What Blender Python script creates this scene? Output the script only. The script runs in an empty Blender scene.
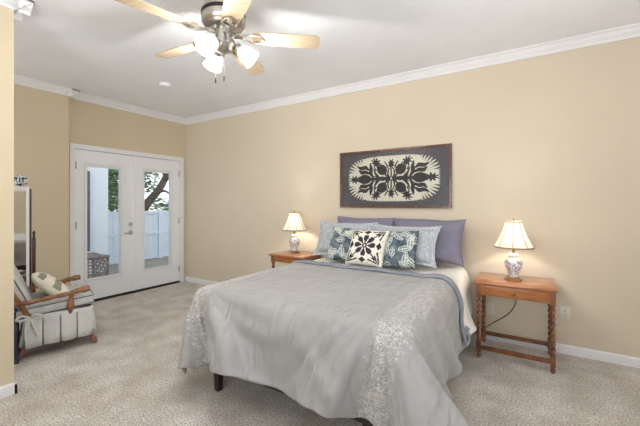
import bpy, bmesh, math, random
import numpy as np
from mathutils import Vector, Matrix, noise
random.seed(7); np.random.seed(7)
PI = math.pi; R = math.radians
col = bpy.context.scene.collection
sc = bpy.context.scene

# ------------------------------------------------------------ camera
YAW = R(31.8); CAMZ = 1.32
cd = bpy.data.cameras.new('camera'); cam = bpy.data.objects.new('camera', cd); col.objects.link(cam)
cd.sensor_width = 36; cd.lens = 333.7/640*36; cd.shift_y = -9.5/640; cd.clip_start = .05
cam.location = (0, 0, CAMZ); cam.rotation_euler = (R(90), 0, YAW)
sc.camera = cam
# ------------------------------------------------------------ view
sc.view_settings.view_transform = 'Standard'
sc.view_settings.look = 'None'
sc.view_settings.gamma = 1
sc.view_settings.use_curve_mapping = False
sc.view_settings.exposure = 0.12
# ------------------------------------------------------------ sky
w = bpy.data.worlds.new('world'); sc.world = w; w.use_nodes = True
nt = w.node_tree; bg = nt.nodes['Background']
sk = nt.nodes.new('ShaderNodeTexSky'); sk.sky_type = 'HOSEK_WILKIE'
sk.turbidity = 4.5; sk.ground_albedo = .4
sk.sun_direction = (0.5, -0.5, 0.7)
hsv = nt.nodes.new('ShaderNodeHueSaturation'); hsv.inputs['Saturation'].default_value = .3
nt.links.new(sk.outputs[0], hsv.inputs['Color']); nt.links.new(hsv.outputs[0], bg.inputs[0])
bg.inputs[1].default_value = 7.5
# ------------------------------------------------------------ unseen fill lights tilted up at the ceiling, set in added windows
def area(name, loc, rot, sx, sy, e, c):
    l = bpy.data.lights.new(name, 'AREA'); l.shape = 'RECTANGLE'; l.size = sx; l.size_y = sy
    l.energy = e; l.color = c
    o = bpy.data.objects.new(name, l); o.location = loc; o.rotation_euler = rot; col.objects.link(o)
    return o
area('window_daylight', (-.6, -1.27, 1.45), (R(142), 0, 0), 2.2, 1.4, 80, (1, .99, .985))
area('window_daylight', (1.77, 1.3, 1.45), (R(135), 0, R(90)), 2.0, 1.4, 40, (1, .99, .985))
area('window_daylight', (-4.1, -1.27, 1.45), (R(120), 0, 0), 1.2, 1.4, 28, (1, .99, .985))
E_TABLE = 6.0; E_FAN = 15.0

# ------------------------------------------------------------ materials
def newmat(name):
    m = bpy.data.materials.new(name); m.use_nodes = True
    return m, m.node_tree, m.node_tree.nodes['Principled BSDF']
def srgb(r, g, b):
    f = lambda v: ((v/255+.055)/1.055)**2.4 if v/255 > .04045 else v/255/12.92
    return (f(r), f(g), f(b), 1)
def mat(name, c, rough=.6, metal=0, c2=None, scale=8, stretch=(1, 1, 1), bump=0, bscale=None, coat=0, detail=4, lo=.35, hi=.65, sheen=0, trans=0):
    m, t, b = newmat(name); N = t.nodes; L = t.links
    b.inputs['Roughness'].default_value = rough; b.inputs['Metallic'].default_value = metal
    b.inputs['Base Color'].default_value = srgb(*c)
    b.inputs['Coat Weight'].default_value = coat
    b.inputs['Sheen Weight'].default_value = sheen
    tc = N.new('ShaderNodeTexCoord'); mp = N.new('ShaderNodeMapping'); mp.inputs['Scale'].default_value = stretch
    L.new(tc.outputs['Object'], mp.inputs[0])
    if c2 is None: c2 = tuple(max(0, v-7) for v in c)
    n = N.new('ShaderNodeTexNoise'); n.inputs['Scale'].default_value = scale; n.inputs['Detail'].default_value = detail
    L.new(mp.outputs[0], n.inputs['Vector'])
    cr = N.new('ShaderNodeValToRGB'); cr.color_ramp.elements[0].position = lo; cr.color_ramp.elements[1].position = hi
    cr.color_ramp.elements[0].color = srgb(*c); cr.color_ramp.elements[1].color = srgb(*c2)
    L.new(n.outputs['Fac'], cr.inputs[0]); L.new(cr.outputs[0], b.inputs['Base Color'])
    if bump:
        n2 = N.new('ShaderNodeTexNoise'); n2.inputs['Scale'].default_value = bscale or scale*3; n2.inputs['Detail'].default_value = 3
        L.new(mp.outputs[0], n2.inputs['Vector'])
        bp = N.new('ShaderNodeBump'); bp.inputs['Strength'].default_value = bump; bp.inputs['Distance'].default_value = .01
        L.new(n2.outputs['Fac'], bp.inputs['Height']); L.new(bp.outputs[0], b.inputs['Normal'])
    if trans:
        out = N['Material Output']; tr = N.new('ShaderNodeBsdfTranslucent'); mx = N.new('ShaderNodeMixShader')
        L.new(cr.outputs[0], tr.inputs[0]); mx.inputs[0].default_value = trans
        L.new(b.outputs[0], mx.inputs[1]); L.new(tr.outputs[0], mx.inputs[2]); L.new(mx.outputs[0], out.inputs[0])
    return m
M = {}
M['wall'] = mat('wall_paint', (213, 201, 181), .85, scale=2, c2=(210, 198, 178), bump=.08, bscale=140)
M['wall_tan'] = mat('tan_wall_paint', (209, 195, 168), .85, scale=2, c2=(206, 192, 165), bump=.08, bscale=140)
M['ceiling'] = mat('ceiling_texture', (236, 238, 242), .95, scale=3, c2=(233, 235, 239), bump=.55, bscale=42)
M['trim'] = mat('white_trim_paint', (232, 233, 236), .45, scale=3, c2=(229, 230, 233))
M['door'] = mat('white_door_paint', (238, 240, 244), .4, scale=3, c2=(235, 237, 241))
M['white_plastic'] = mat('white_plastic', (225, 220, 208), .4)
M['nickel'] = mat('brushed_nickel', (196, 193, 188), .32, 1, c2=(176, 172, 166), scale=30, stretch=(1, 1, 6))
M['dark_metal'] = mat('dark_metal', (60, 56, 52), .4, .8)
M['brass'] = mat('aged_brass', (150, 118, 62), .4, .9)
M['black'] = mat('black_rubber', (24, 22, 22), .6)
M['bed_wood'] = mat('espresso_wood', (44, 34, 30), .45, c2=(34, 26, 23), scale=6, stretch=(1, 8, 8))
M['table_wood'] = mat('honey_oak', (172, 110, 64), .25, c2=(146, 88, 48), scale=5, stretch=(2, 14, 14), coat=.4)
M['table_leg'] = mat('dark_stained_oak', (134, 84, 50), .35, c2=(98, 58, 34), scale=14, coat=.3)
M['chair_wood'] = mat('maple_armchair_wood', (150, 104, 70), .35, c2=(112, 70, 44), scale=12, coat=.3)
M['blade'] = mat('light_maple_blade', (198, 180, 154), .45, c2=(180, 158, 126), scale=4, stretch=(2, 18, 2))
M['ceramic'] = None
M['gold_base'] = mat('antique_gold_wood', (158, 118, 70), .4, c2=(128, 92, 52), scale=20)
M['shade'] = mat('pleated_cream_shade', (247, 242, 232), .8, c2=(244, 239, 228), scale=6, trans=.45)
M['shade_trim'] = mat('taupe_braid', (150, 132, 112), .8)
M['frost'] = mat('frosted_glass', (250, 248, 244), .35, scale=4, c2=(248, 246, 242), trans=.7)
M['mattress'] = mat('mattress_ticking', (224, 222, 216), .9)
M['sheet'] = mat('white_sheet', (236, 233, 224), .85, c2=(231, 228, 219), scale=5, bump=.12, bscale=14)
M['lavender'] = mat('slate_lavender_cotton', (130, 127, 144), .85, c2=(120, 117, 135), scale=5, bump=.35, bscale=9)
M['cuff'] = mat('blue_grey_lining', (142, 145, 155), .8, c2=(130, 133, 144), scale=6, bump=.4, bscale=12)
M['navy'] = mat('navy_cotton', (52, 48, 60), .9)
M['cream'] = mat('cream_cotton', (232, 228, 214), .9)
M['teal'] = mat('grey_teal_print', (112, 126, 132), .9, c2=(62, 74, 86), scale=20)
M['pale_leaf'] = mat('pale_leaf_print', (208, 212, 204), .9)
M['chair_fabric'] = mat('grey_blue_upholstery', (204, 204, 201), .9, c2=(192, 193, 191), scale=18, bump=.2, bscale=120)
M['piping'] = mat('dark_piping', (96, 96, 98), .8)
M['mirror'] = mat('mirror_glass', (236, 236, 236), .03, 1, c2=(235, 235, 235))
M['dark_wood'] = mat('dark_mahogany', (74, 44, 32), .35, c2=(52, 30, 22), scale=8, coat=.3)
M['frame_wood'] = mat('mottled_brown_frame', (132, 80, 48), .35, c2=(62, 38, 28), scale=45, coat=.3)
M['quilt_grey'] = mat('charcoal_quilt_ground', (84, 79, 84), .6, c2=(76, 71, 76), scale=8)
M['quilt_cream'] = mat('cream_quilt_cloth', (224, 218, 202), .7)
M['quilt_dark'] = mat('dark_applique_cloth', (54, 48, 48), .7, c2=(44, 39, 40), scale=10)
M['bag'] = mat('dark_bag_cloth', (40, 42, 54), .8, c2=(60, 62, 76), scale=9)
M['wicker'] = mat('grey_wicker', (168, 160, 150), .7, c2=(136, 128, 120), scale=30)
M['vinyl'] = mat('white_vinyl', (206, 217, 226), .5, c2=(201, 212, 222))
M['siding'] = mat('pale_blue_siding', (222, 231, 240), .7, c2=(218, 227, 236))
M['shutter'] = mat('slate_shutter', (84, 104, 112), .7)
M['patio'] = mat('grey_patio_boards', (168, 160, 150), .85, c2=(132, 124, 114), scale=3, stretch=(12, 1.2, 1), bump=.2)
M['bark'] = mat('oak_bark', (126, 114, 104), .9, c2=(86, 78, 72), scale=9, stretch=(3, 3, 1), bump=.6)
M['leaf'] = mat('oak_leaf', (158, 182, 142), .8, c2=(104, 134, 96), scale=2.5, trans=.35)
M['leaf2'] = mat('hedge_leaf', (156, 182, 140), .8, c2=(110, 140, 102), scale=3, trans=.35)
M['grass'] = mat('lawn', (110, 130, 84), .95, c2=(90, 108, 66), scale=6)
M['cord'] = mat('black_cord', (34, 30, 28), .5)

def carpet():
    m, t, b = newmat('beige_carpet'); N = t.nodes; L = t.links
    b.inputs['Roughness'].default_value = 1; b.inputs['Sheen Weight'].default_value = .2
    tc = N.new('ShaderNodeTexCoord')
    a = N.new('ShaderNodeTexNoise'); a.inputs['Scale'].default_value = 85; a.inputs['Detail'].default_value = 5; a.inputs['Roughness'].default_value = .7
    c = N.new('ShaderNodeTexNoise'); c.inputs['Scale'].default_value = 5; c.inputs['Detail'].default_value = 3
    L.new(tc.outputs['Object'], a.inputs['Vector']); L.new(tc.outputs['Object'], c.inputs['Vector'])
    r1 = N.new('ShaderNodeValToRGB'); e = r1.color_ramp.elements
    e[0].position = .36; e[0].color = srgb(156, 145, 134); e[1].position = .6; e[1].color = srgb(246, 242, 236)
    r2 = N.new('ShaderNodeValToRGB'); e = r2.color_ramp.elements
    e[0].position = .35; e[0].color = srgb(222, 218, 212); e[1].position = .7; e[1].color = (1, 1, 1, 1)
    mx = N.new('ShaderNodeMix'); mx.data_type = 'RGBA'; mx.blend_type = 'MULTIPLY'; mx.inputs[0].default_value = 1
    L.new(a.outputs['Fac'], r1.inputs[0]); L.new(c.outputs['Fac'], r2.inputs[0])
    L.new(r1.outputs[0], mx.inputs[6]); L.new(r2.outputs[0], mx.inputs[7]); L.new(mx.outputs[2], b.inputs['Base Color'])
    bp = N.new('ShaderNodeBump'); bp.inputs['Strength'].default_value = .8; bp.inputs['Distance'].default_value = .012
    L.new(a.outputs['Fac'], bp.inputs['Height']); L.new(bp.outputs[0], b.inputs['Normal'])
    return m
M['carpet'] = carpet()

def comforter_mat():
    # UV is the cloth's own flat layout in metres: u across the bed, v along it
    m, t, b = newmat('grey_embroidered_comforter'); N = t.nodes; L = t.links
    b.inputs['Roughness'].default_value = .55; b.inputs['Sheen Weight'].default_value = .3
    uv = N.new('ShaderNodeTexCoord'); sep = N.new('ShaderNodeSeparateXYZ'); L.new(uv.outputs['UV'], sep.inputs[0])
    def math_(op, a, bb=None, c=None):
        n = N.new('ShaderNodeMath'); n.operation = op
        for i, v in enumerate((a, bb, c)):
            if v is None: continue
            if isinstance(v, (int, float)): n.inputs[i].default_value = v
            else: L.new(v, n.inputs[i])
        return n.outputs[0]
    d = math_('ABSOLUTE', math_('SUBTRACT', math_('ABSOLUTE', sep.outputs[0]), .70))
    wob = N.new('ShaderNodeTexNoise'); wob.inputs['Scale'].default_value = 30; L.new(uv.outputs['UV'], wob.inputs['Vector'])
    dd = math_('ADD', d, math_('MULTIPLY', math_('SUBTRACT', wob.outputs['Fac'], .5), .16))
    band = N.new('ShaderNodeMapRange'); L.new(dd, band.inputs[0]); band.inputs[1].default_value = .05; band.inputs[2].default_value = .11; band.inputs[3].default_value = 1; band.inputs[4].default_value = 0
    n1 = N.new('ShaderNodeTexNoise'); n1.inputs['Scale'].default_value = 48; n1.inputs['Detail'].default_value = 2; n1.inputs['Distortion'].default_value = 1.5
    L.new(uv.outputs['UV'], n1.inputs['Vector'])
    rib = math_('ABSOLUTE', math_('SUBTRACT', n1.outputs['Fac'], .5))
    sq = N.new('ShaderNodeMapRange'); L.new(rib, sq.inputs[0]); sq.inputs[1].default_value = .03; sq.inputs[2].default_value = .055; sq.inputs[3].default_value = 1; sq.inputs[4].default_value = 0
    msk = math_('MULTIPLY', band.outputs[0], sq.outputs[0])
    mx = N.new('ShaderNodeMix'); mx.data_type = 'RGBA'; L.new(msk, mx.inputs[0])
    mx.inputs[6].default_value = srgb(149, 148, 147); mx.inputs[7].default_value = srgb(205, 203, 196)
    L.new(mx.outputs[2], b.inputs['Base Color'])
    # crinkled rows and fine puckers
    mp = N.new('ShaderNodeMapping'); mp.inputs['Scale'].default_value = (2.2, 16, 1); L.new(uv.outputs['UV'], mp.inputs[0])
    n2 = N.new('ShaderNodeTexNoise'); n2.inputs['Scale'].default_value = 1.6; n2.inputs['Detail'].default_value = 3; L.new(mp.outputs[0], n2.inputs['Vector'])
    n3 = N.new('ShaderNodeTexNoise'); n3.inputs['Scale'].default_value = 3.2; n3.inputs['Detail'].default_value = 3; n3.inputs['Distortion'].default_value = .8; L.new(uv.outputs['UV'], n3.inputs['Vector'])
    mp4 = N.new('ShaderNodeMapping'); mp4.inputs['Rotation'].default_value = (0, 0, .55); mp4.inputs['Scale'].default_value = (5.5, 1.3, 1); L.new(uv.outputs['UV'], mp4.inputs[0])
    n4 = N.new('ShaderNodeTexNoise'); n4.inputs['Scale'].default_value = 1.5; n4.inputs['Detail'].default_value = 2; n4.inputs['Distortion'].default_value = .6; L.new(mp4.outputs[0], n4.inputs['Vector'])
    crease = math_('MULTIPLY', math_('MINIMUM', math_('MULTIPLY', math_('ABSOLUTE', math_('SUBTRACT', n4.outputs['Fac'], .5)), 7.0), 1.0), -.42)
    hsum = math_('ADD', crease, math_('ADD', math_('ADD', math_('MULTIPLY', n2.outputs['Fac'], .16), n3.outputs['Fac']), math_('MULTIPLY', msk, .15)))
    bp = N.new('ShaderNodeBump'); bp.inputs['Strength'].default_value = .55; bp.inputs['Distance'].default_value = .03
    L.new(hsum, bp.inputs['Height']); L.new(bp.outputs[0], b.inputs['Normal'])
    return m
M['comforter'] = comforter_mat()

def sham_mat():
    m, t, b = newmat('pale_blue_crinkle_cotton'); N = t.nodes; L = t.links
    b.inputs['Roughness'].default_value = .85
    tc = N.new('ShaderNodeTexCoord'); mp = N.new('ShaderNodeMapping'); mp.inputs['Scale'].default_value = (30, 1, 8); L.new(tc.outputs['Object'], mp.inputs[0])
    n = N.new('ShaderNodeTexNoise'); n.inputs['Scale'].default_value = 3; n.inputs['Detail'].default_value = 4; L.new(mp.outputs[0], n.inputs['Vector'])
    r = N.new('ShaderNodeValToRGB'); r.color_ramp.elements[0].position = .4; r.color_ramp.elements[1].position = .6
    r.color_ramp.elements[0].color = srgb(158, 164, 169); r.color_ramp.elements[1].color = srgb(190, 195, 198)
    L.new(n.outputs['Fac'], r.inputs[0]); L.new(r.outputs[0], b.inputs['Base Color'])
    bp = N.new('ShaderNodeBump'); bp.inputs['Strength'].default_value = .3; L.new(n.outputs['Fac'], bp.inputs['Height']); L.new(bp.outputs[0], b.inputs['Normal'])
    return m
M['sham'] = sham_mat()

def ceramic(name='blue_white_ceramic'):
    m, t, b = newmat(name); N = t.nodes; L = t.links
    b.inputs['Roughness'].default_value = .18; b.inputs['Coat Weight'].default_value = .5
    tc = N.new('ShaderNodeTexCoord')
    n = N.new('ShaderNodeTexNoise'); n.inputs['Scale'].default_value = 20; n.inputs['Detail'].default_value = 2; n.inputs['Distortion'].default_value = 2.5
    L.new(tc.outputs['Object'], n.inputs['Vector'])
    r = N.new('ShaderNodeValToRGB'); r.color_ramp.interpolation = 'LINEAR'
    e = r.color_ramp.elements; e[0].position = .44; e[0].color = srgb(222, 222, 222); e[1].position = .47; e[1].color = srgb(92, 96, 134)
    e2 = e.new(.53); e2.color = srgb(130, 104, 112); e3 = e.new(.56); e3.color = srgb(220, 220, 220)
    sep = N.new('ShaderNodeSeparateXYZ'); L.new(tc.outputs['Object'], sep.inputs[0])
    g = N.new('ShaderNodeMath'); g.operation = 'LESS_THAN'; L.new(sep.outputs[2], g.inputs[0]); g.inputs[1].default_value = .178
    mx = N.new('ShaderNodeMix'); mx.data_type = 'RGBA'; mx.inputs[6].default_value = srgb(232, 230, 224)
    L.new(g.outputs[0], mx.inputs[0]); L.new(n.outputs['Fac'], r.inputs[0]); L.new(r.outputs[0], mx.inputs[7]); L.new(mx.outputs[2], b.inputs['Base Color'])
    return m
M['ceramic'] = ceramic()

def glass(name='window_glass', rough=.02, ior=1.3):
    m, t, b = newmat(name); N = t.nodes; L = t.links
    tr = N.new('ShaderNodeBsdfTransparent'); tr.inputs[0].default_value = (.97, .98, .98, 1)
    gl = N.new('ShaderNodeBsdfGlossy'); gl.inputs['Roughness'].default_value = rough
    fr = N.new('ShaderNodeFresnel'); fr.inputs['IOR'].default_value = ior
    mx = N.new('ShaderNodeMixShader'); L.new(fr.outputs[0], mx.inputs[0]); L.new(tr.outputs[0], mx.inputs[1]); L.new(gl.outputs[0], mx.inputs[2])
    L.new(mx.outputs[0], N['Material Output'].inputs[0])
    return m
M['glass'] = glass(); M['picture_glass'] = glass('low_glare_glass', .25, 1.18)
def emit(name, c, s):
    m, t, b = newmat(name); b.inputs['Emission Color'].default_value = (*c, 1); b.inputs['Emission Strength'].default_value = s
    return m
M['bulb'] = emit('lit_bulb', (1, .86, .66), 9)
M['bulb_cool'] = emit('lit_fan_bulb', (1, .93, .84), 9)

# ------------------------------------------------------------ mesh helpers
def finish(name, bm, m, parent=None, smooth=True, loc=None, rot=None, angle=35):
    me = bpy.data.meshes.new(name)
    bmesh.ops.recalc_face_normals(bm, faces=bm.faces)
    bm.to_mesh(me); bm.free()
    for mm in (m if isinstance(m, (list, tuple)) else [m]): me.materials.append(mm)
    if smooth:
        me.polygons.foreach_set('use_smooth', [True]*len(me.polygons))
        try: me.set_sharp_from_angle(angle=R(angle))
        except Exception: pass
    o = bpy.data.objects.new(name, me); col.objects.link(o)
    if parent: o.parent = parent
    if loc: o.location = loc
    if rot: o.rotation_euler = rot
    return o
def tag(o, label=None, cat=None, group=None, kind=None):
    if label: o['label'] = label
    if cat: o['category'] = cat
    if group: o['group'] = group
    if kind: o['kind'] = kind
    return o
def empty(name, loc, label=None, cat=None, group=None, rz=0, kind=None):
    o = bpy.data.objects.new(name, None); col.objects.link(o); o.location = loc; o.rotation_euler = (0, 0, rz)
    o.empty_display_size = .1
    return tag(o, label, cat, group, kind)
def box(bm, x0, x1, y0, y1, z0, z1, bev=0, mtx=None):
    r = bmesh.ops.create_cube(bm, size=1)
    vs = r['verts']
    for v in vs:
        v.co = Vector(((x0+x1)/2+v.co.x*(x1-x0), (y0+y1)/2+v.co.y*(y1-y0), (z0+z1)/2+v.co.z*(z1-z0)))
    if bev:
        es = list({e for v in vs for e in v.link_edges})
        rr = bmesh.ops.bevel(bm, geom=es, offset=bev, segments=2, affect='EDGES', profile=.6)
        vs = list({v for f in rr['faces'] for v in f.verts} | {v for v in vs if v.is_valid})
    if mtx:
        bmesh.ops.transform(bm, matrix=mtx, verts=vs)
    return bm
def Box(x0, x1, y0, y1, z0, z1, bev=0): return box(bmesh.new(), x0, x1, y0, y1, z0, z1, bev)
def lathe(bm, prof, n=32, mtx=None, rfun=None, close=True):
    rings = []
    for (r, z) in prof:
        ring = []
        for k in range(n):
            a = 2*PI*k/n; rr = r*(rfun(a, z) if rfun else 1)
            co = Vector((rr*math.cos(a), rr*math.sin(a), z))
            ring.append(bm.verts.new(mtx @ co if mtx else co))
        rings.append(ring)
    for a, b in zip(rings, rings[1:]):
        for k in range(n): bm.faces.new((a[k], a[(k+1) % n], b[(k+1) % n], b[k]))
    if close:
        for r in (rings[0], rings[-1]):
            try: bm.faces.new(r)
            except Exception: pass
    return bm
def tube(bm, pts, rad, n=10, caps=True, closed=False):
    pts = [Vector(p) for p in pts]; m = len(pts)
    rads = rad if isinstance(rad, (list, tuple)) else [rad]*m
    rings = []; prev = None
    for i, p in enumerate(pts):
        if closed: t = pts[(i+1) % m]-pts[i-1]
        else: t = pts[min(i+1, m-1)]-pts[max(i-1, 0)]
        t.normalize()
        if prev is None:
            u = t.cross(Vector((0, 0, 1)))
            if u.length < .05: u = t.cross(Vector((1, 0, 0)))
        else: u = prev-t*prev.dot(t)
        u.normalize(); prev = u; v = t.cross(u)
        rings.append([bm.verts.new(p+(u*math.cos(2*PI*k/n)+v*math.sin(2*PI*k/n))*rads[i]) for k in range(n)])
    pr = list(zip(rings, rings[1:]))
    if closed: pr.append((rings[-1], rings[0]))
    for a, b in pr:
        for k in range(n): bm.faces.new((a[k], a[(k+1) % n], b[(k+1) % n], b[k]))
    if caps and not closed:
        bm.faces.new(rings[0]); bm.faces.new(rings[-1])
    return bm
def smooth_path(pts, n=8):
    pts = [Vector(p) for p in pts]; out = []
    P = [pts[0]]+pts+[pts[-1]]
    for i in range(1, len(P)-2):
        for k in range(n):
            t = k/n
            out.append(.5*((2*P[i])+(-P[i-1]+P[i+1])*t+(2*P[i-1]-5*P[i]+4*P[i+1]-P[i+2])*t*t+(-P[i-1]+3*P[i]-3*P[i+1]+P[i+2])*t**3))
    out.append(pts[-1]); return out
def prism(bm, poly, z0, z1, mtx=None):
    a = [bm.verts.new((mtx @ Vector((x, y, z0))) if mtx else (x, y, z0)) for x, y in poly]
    b = [bm.verts.new((mtx @ Vector((x, y, z1))) if mtx else (x, y, z1)) for x, y in poly]
    bm.faces.new(a[::-1]); bm.faces.new(b); n = len(poly)
    for i in range(n): bm.faces.new((a[i], a[(i+1) % n], b[(i+1) % n], b[i]))
    return bm
def struct(name, bm, m, parent=None, smooth=False):
    o = finish(name, bm, m, parent, smooth)
    if not parent: o['kind'] = 'structure'
    return o
def sweep(bm, prof, a, b, inward):
    """extrude a profile (distance from wall, z) from a to b along a wall; inward = unit xy normal into the room"""
    nx, ny = inward
    A = [bm.verts.new((a[0]+nx*d, a[1]+ny*d, z)) for d, z in prof]
    B = [bm.verts.new((b[0]+nx*d, b[1]+ny*d, z)) for d, z in prof]
    n = len(prof)
    for i in range(n): bm.faces.new((A[i], A[(i+1) % n], B[(i+1) % n], B[i]))
    bm.faces.new(A); bm.faces.new(B[::-1])
def mod_subsurf(o, lv=1):
    s = o.modifiers.new('subsurf', 'SUBSURF'); s.levels = lv; s.render_levels = lv

# ------------------------------------------------------------ room shell
XL, XJ, YB, YF, XR, H = -4.94, -4.865, 3.63, -1.2, 1.7, 2.74
YJ = 1.89
DY0, DY1, DZ = 1.97, 3.52, 2.04
struct('floor', Box(XL-.12, XR+.12, YF-.12, YB+.12, -.1, 0), M['carpet'])
struct('ceiling', Box(XL-.12, XR+.12, YF-.12, YB+.12, H, H+.1), M['ceiling'])
struct('wall_back', Box(XL-.12, XR+.12, YB, YB+.12, 0, H), M['wall'])
bm = bmesh.new()
box(bm, XL-.12, XL, YJ, DY0, 0, H); box(bm, XL-.12, XL, DY1, YB, 0, H); box(bm, XL-.12, XL, DY0, DY1, DZ, H)
box(bm, XL-.12, XJ, YF, YJ, 0, H)
struct('wall_left', bm, M['wall_tan'])
def wall_with_opening(name, axis, pos, a0, a1, wins, out):
    bm = bmesh.new(); t0, t1 = sorted((pos, pos+out*.12))
    def B(u0, u1, z0, z1):
        if axis == 'x': box(bm, u0, u1, t0, t1, z0, z1)
        else: box(bm, t0, t1, u0, u1, z0, z1)
    cur = a0
    for (u0, u1, z0, z1) in wins:
        B(cur, u0, 0, H); B(u0, u1, 0, z0); B(u0, u1, z1, H); cur = u1
    B(cur, a1, 0, H)
    return struct(name, bm, M['wall'])
W1 = (-1.7, .5, .75, 2.15); W3 = (-4.7, -3.5, .75, 2.15); W2 = (.3, 2.3, .75, 2.15)  # openings added out of view for the fill lights
wall_with_opening('wall_front', 'x', YF, XL-.12, XR+.12, [W3, W1], -1)
wall_with_opening('wall_right', 'y', XR, YF-.12, YB+.12, [W2], 1)
def window(n, axis, pos, win, out):  # made-up window out of view, built to carry a fill light
    u0, u1, z0, z1 = win
    root = empty('window_%d' % n, ((u0+u1)/2, pos, z0) if axis == 'x' else (pos, (u0+u1)/2, z0), kind='structure')
    wd = (u1-u0)/2; hh = z1-z0
    def bb(bm, a0, a1, d0, d1, c0, c1):
        d0, d1 = sorted((d0*out, d1*out))
        if axis == 'x': box(bm, a0, a1, d0, d1, c0, c1)
        else: box(bm, d0, d1, a0, a1, c0, c1)
    bm = bmesh.new()
    bb(bm, -wd-.06, -wd+.03, -.02, .05, -.06, hh+.06); bb(bm, wd-.03, wd+.06, -.02, .05, -.06, hh+.06)
    bb(bm, -wd-.06, wd+.06, -.02, .05, hh-.03, hh+.06); bb(bm, -wd-.09, wd+.09, -.06, .05, -.06, .02); bb(bm, -.02, .02, -.0, .04, 0, hh)
    finish('window_frame', bm, M['trim'], root, False)
    bm = bmesh.new(); bb(bm, -wd, wd, .02, .026, 0, hh)
    finish('window_pane', bm, M['glass'], root, False)
window(1, 'x', YF, W1, -1); window(2, 'y', XR, W2, 1); window(3, 'x', YF, W3, -1)
# partition whose end shows at the left edge of the picture
PX, PY = -3.03, .85
struct('wall_partition', Box(PX-.13, PX, YF, PY, 0, H), M['wall_tan'])

# crown moulding and baseboards
cp = [(0, H), (.085, H), (.085, H-.012), (.062, H-.022), (.05, H-.04), (.022, H-.062), (.014, H-.08), (0, H-.08)]
bp_ = [(0, 0), (.014, 0), (.014, .065), (.008, .08), (0, .08)]
def run(name, prof, segs):
    bm = bmesh.new()
    for a, b, n in segs: sweep(bm, prof, a, b, n)
    return struct(name, bm, M['trim'])
run('trim_1', cp, [((XL, YB), (XR, YB), (0, -1))])
run('trim_2', cp, [((XL, YJ), (XL, YB), (1, 0)), ((XJ, YF), (XJ, YJ+.085), (1, 0)), ((XL, YJ), (XJ+.085, YJ), (0, 1))])
run('trim_3', cp, [((PX, YF), (PX, PY+.085), (1, 0)), ((PX-.13-.085, PY), (PX+.085, PY), (0, 1)), ((PX-.13, YF), (PX-.13, PY+.085), (-1, 0))])
run('trim_4', cp, [((XR, YF), (XR, YB), (-1, 0)), ((XL, YF), (XR, YF), (0, 1))])
run('baseboard_back', bp_, [((XL, YB), (XR, YB), (0, -1))])
run('baseboard_left', bp_, [((XJ, YF), (XJ, YJ), (1, 0))])
run('baseboard_partition', bp_, [((PX, YF), (PX, PY+.014), (1, 0)), ((PX-.13, PY), (PX+.014, PY), (0, 1)), ((PX-.13, YF), (PX-.13, PY+.014), (-1, 0))])
run('baseboard_right', bp_, [((XR, YF), (XR, YB), (-1, 0))])

# French doors
bm = bmesh.new()
box(bm, XL-.12, XL+.018, DY0-.045, DY0+.012, 0, DZ-.012, .003); box(bm, XL-.12, XL+.018, DY1-.012, DY1+.055, 0, DZ-.012, .003)
box(bm, XL-.12, XL+.018, DY0-.045, DY1+.055, DZ-.013, DZ+.05, .003)
struct('trim_5', bm, M['trim'])
struct('trim_6', Box(XL-.13, XL+.01, DY0, DY1, 0, .028, .003), M['black'])
def french_door(n, y0, y1, gy0, gy1, hinge_y, handle):
    root = empty('door_%d' % n, (XL-.02, (y0+y1)/2, .035), kind='structure')
    c = (y0+y1)/2; z0, z1 = 0, 1.985; gz0, gz1 = .275, 1.80
    a, b, g0, g1 = y0-c, y1-c, gy0-c, gy1-c
    bm = bmesh.new()
    box(bm, -.022, .022, a, g0, z0, z1); box(bm, -.022, .022, g1, b, z0, z1)
    box(bm, -.022, .022, g0, g1, z0, gz0); box(bm, -.022, .022, g0, g1, gz1, z1)
    finish('door_leaf', bm, M['door'], root, False)
    bm = bmesh.new()
    e = .028
    for s in (-1, 1):
        x0, x1 = sorted((s*.022, s*.034))
        box(bm, x0, x1, g0-e, g0+.006, gz0-e, gz1+e, .004); box(bm, x0, x1, g1-.006, g1+e, gz0-e, gz1+e, .004)
        box(bm, x0, x1, g0, g1, gz0-e, gz0+.006, .004); box(bm, x0, x1, g0, g1, gz1-.006, gz1+e, .004)
    finish('glazing_bead', bm, M['trim'], root, False)
    finish('glass_pane', Box(-.004, .004, g0, g1, gz0, gz1), M['glass'], root, False)
    finish('blind_headrail', Box(.006, .018, g0+.008, g1-.008, gz1-.03, gz1-.006), M['trim'], root, False)
    for hz in (.2, 1.0, 1.78):
        bm = bmesh.new(); lathe(bm, [(.007, hz-.05), (.007, hz+.05)], 12, Matrix.Translation((.026, hinge_y-c, 0)))
        box(bm, .0215, .0245, hinge_y-c-.014, hinge_y-c+.014, hz-.045, hz+.045)
        finish('hinge', bm, M['nickel'], root)
    if handle:
        hy = handle-c
        bm = bmesh.new()
        RX = Matrix.Rotation(R(90), 4, 'Y')
        lathe(bm, [(.0, 0), (.03, 0), (.03, .008), (.022, .014), (.01, .016), (.01, .045), (0, .045)], 24, Matrix.Translation((.022, hy, .86)) @ RX)
        tube(bm, smooth_path([(.064, hy, .86), (.066, hy-.03, .862), (.064, hy-.11, .852)], 6), [.0095]*13, 10)
        finish('lever_handle', bm, M['nickel'], root)
        bm = bmesh.new(); lathe(bm, [(0, 0), (.03, 0), (.03, .01), (.024, .018), (0, .018)], 24, Matrix.Translation((.022, hy, .985)) @ RX)
        box(bm, .04, .052, hy-.005, hy+.005, .967, 1.003, .002)
        finish('deadbolt', bm, M['nickel'], root)
    if n == 2:
        finish('astragal', Box(.0225, .034, a-.02, a+.02, z0, z1, .003), M['door'], root, False)
french_door(1, 1.985, 2.742, 2.117, 2.557, 1.992, 2.69)
french_door(2, 2.746, 3.505, 2.894, 3.346, 3.498, None)

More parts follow.
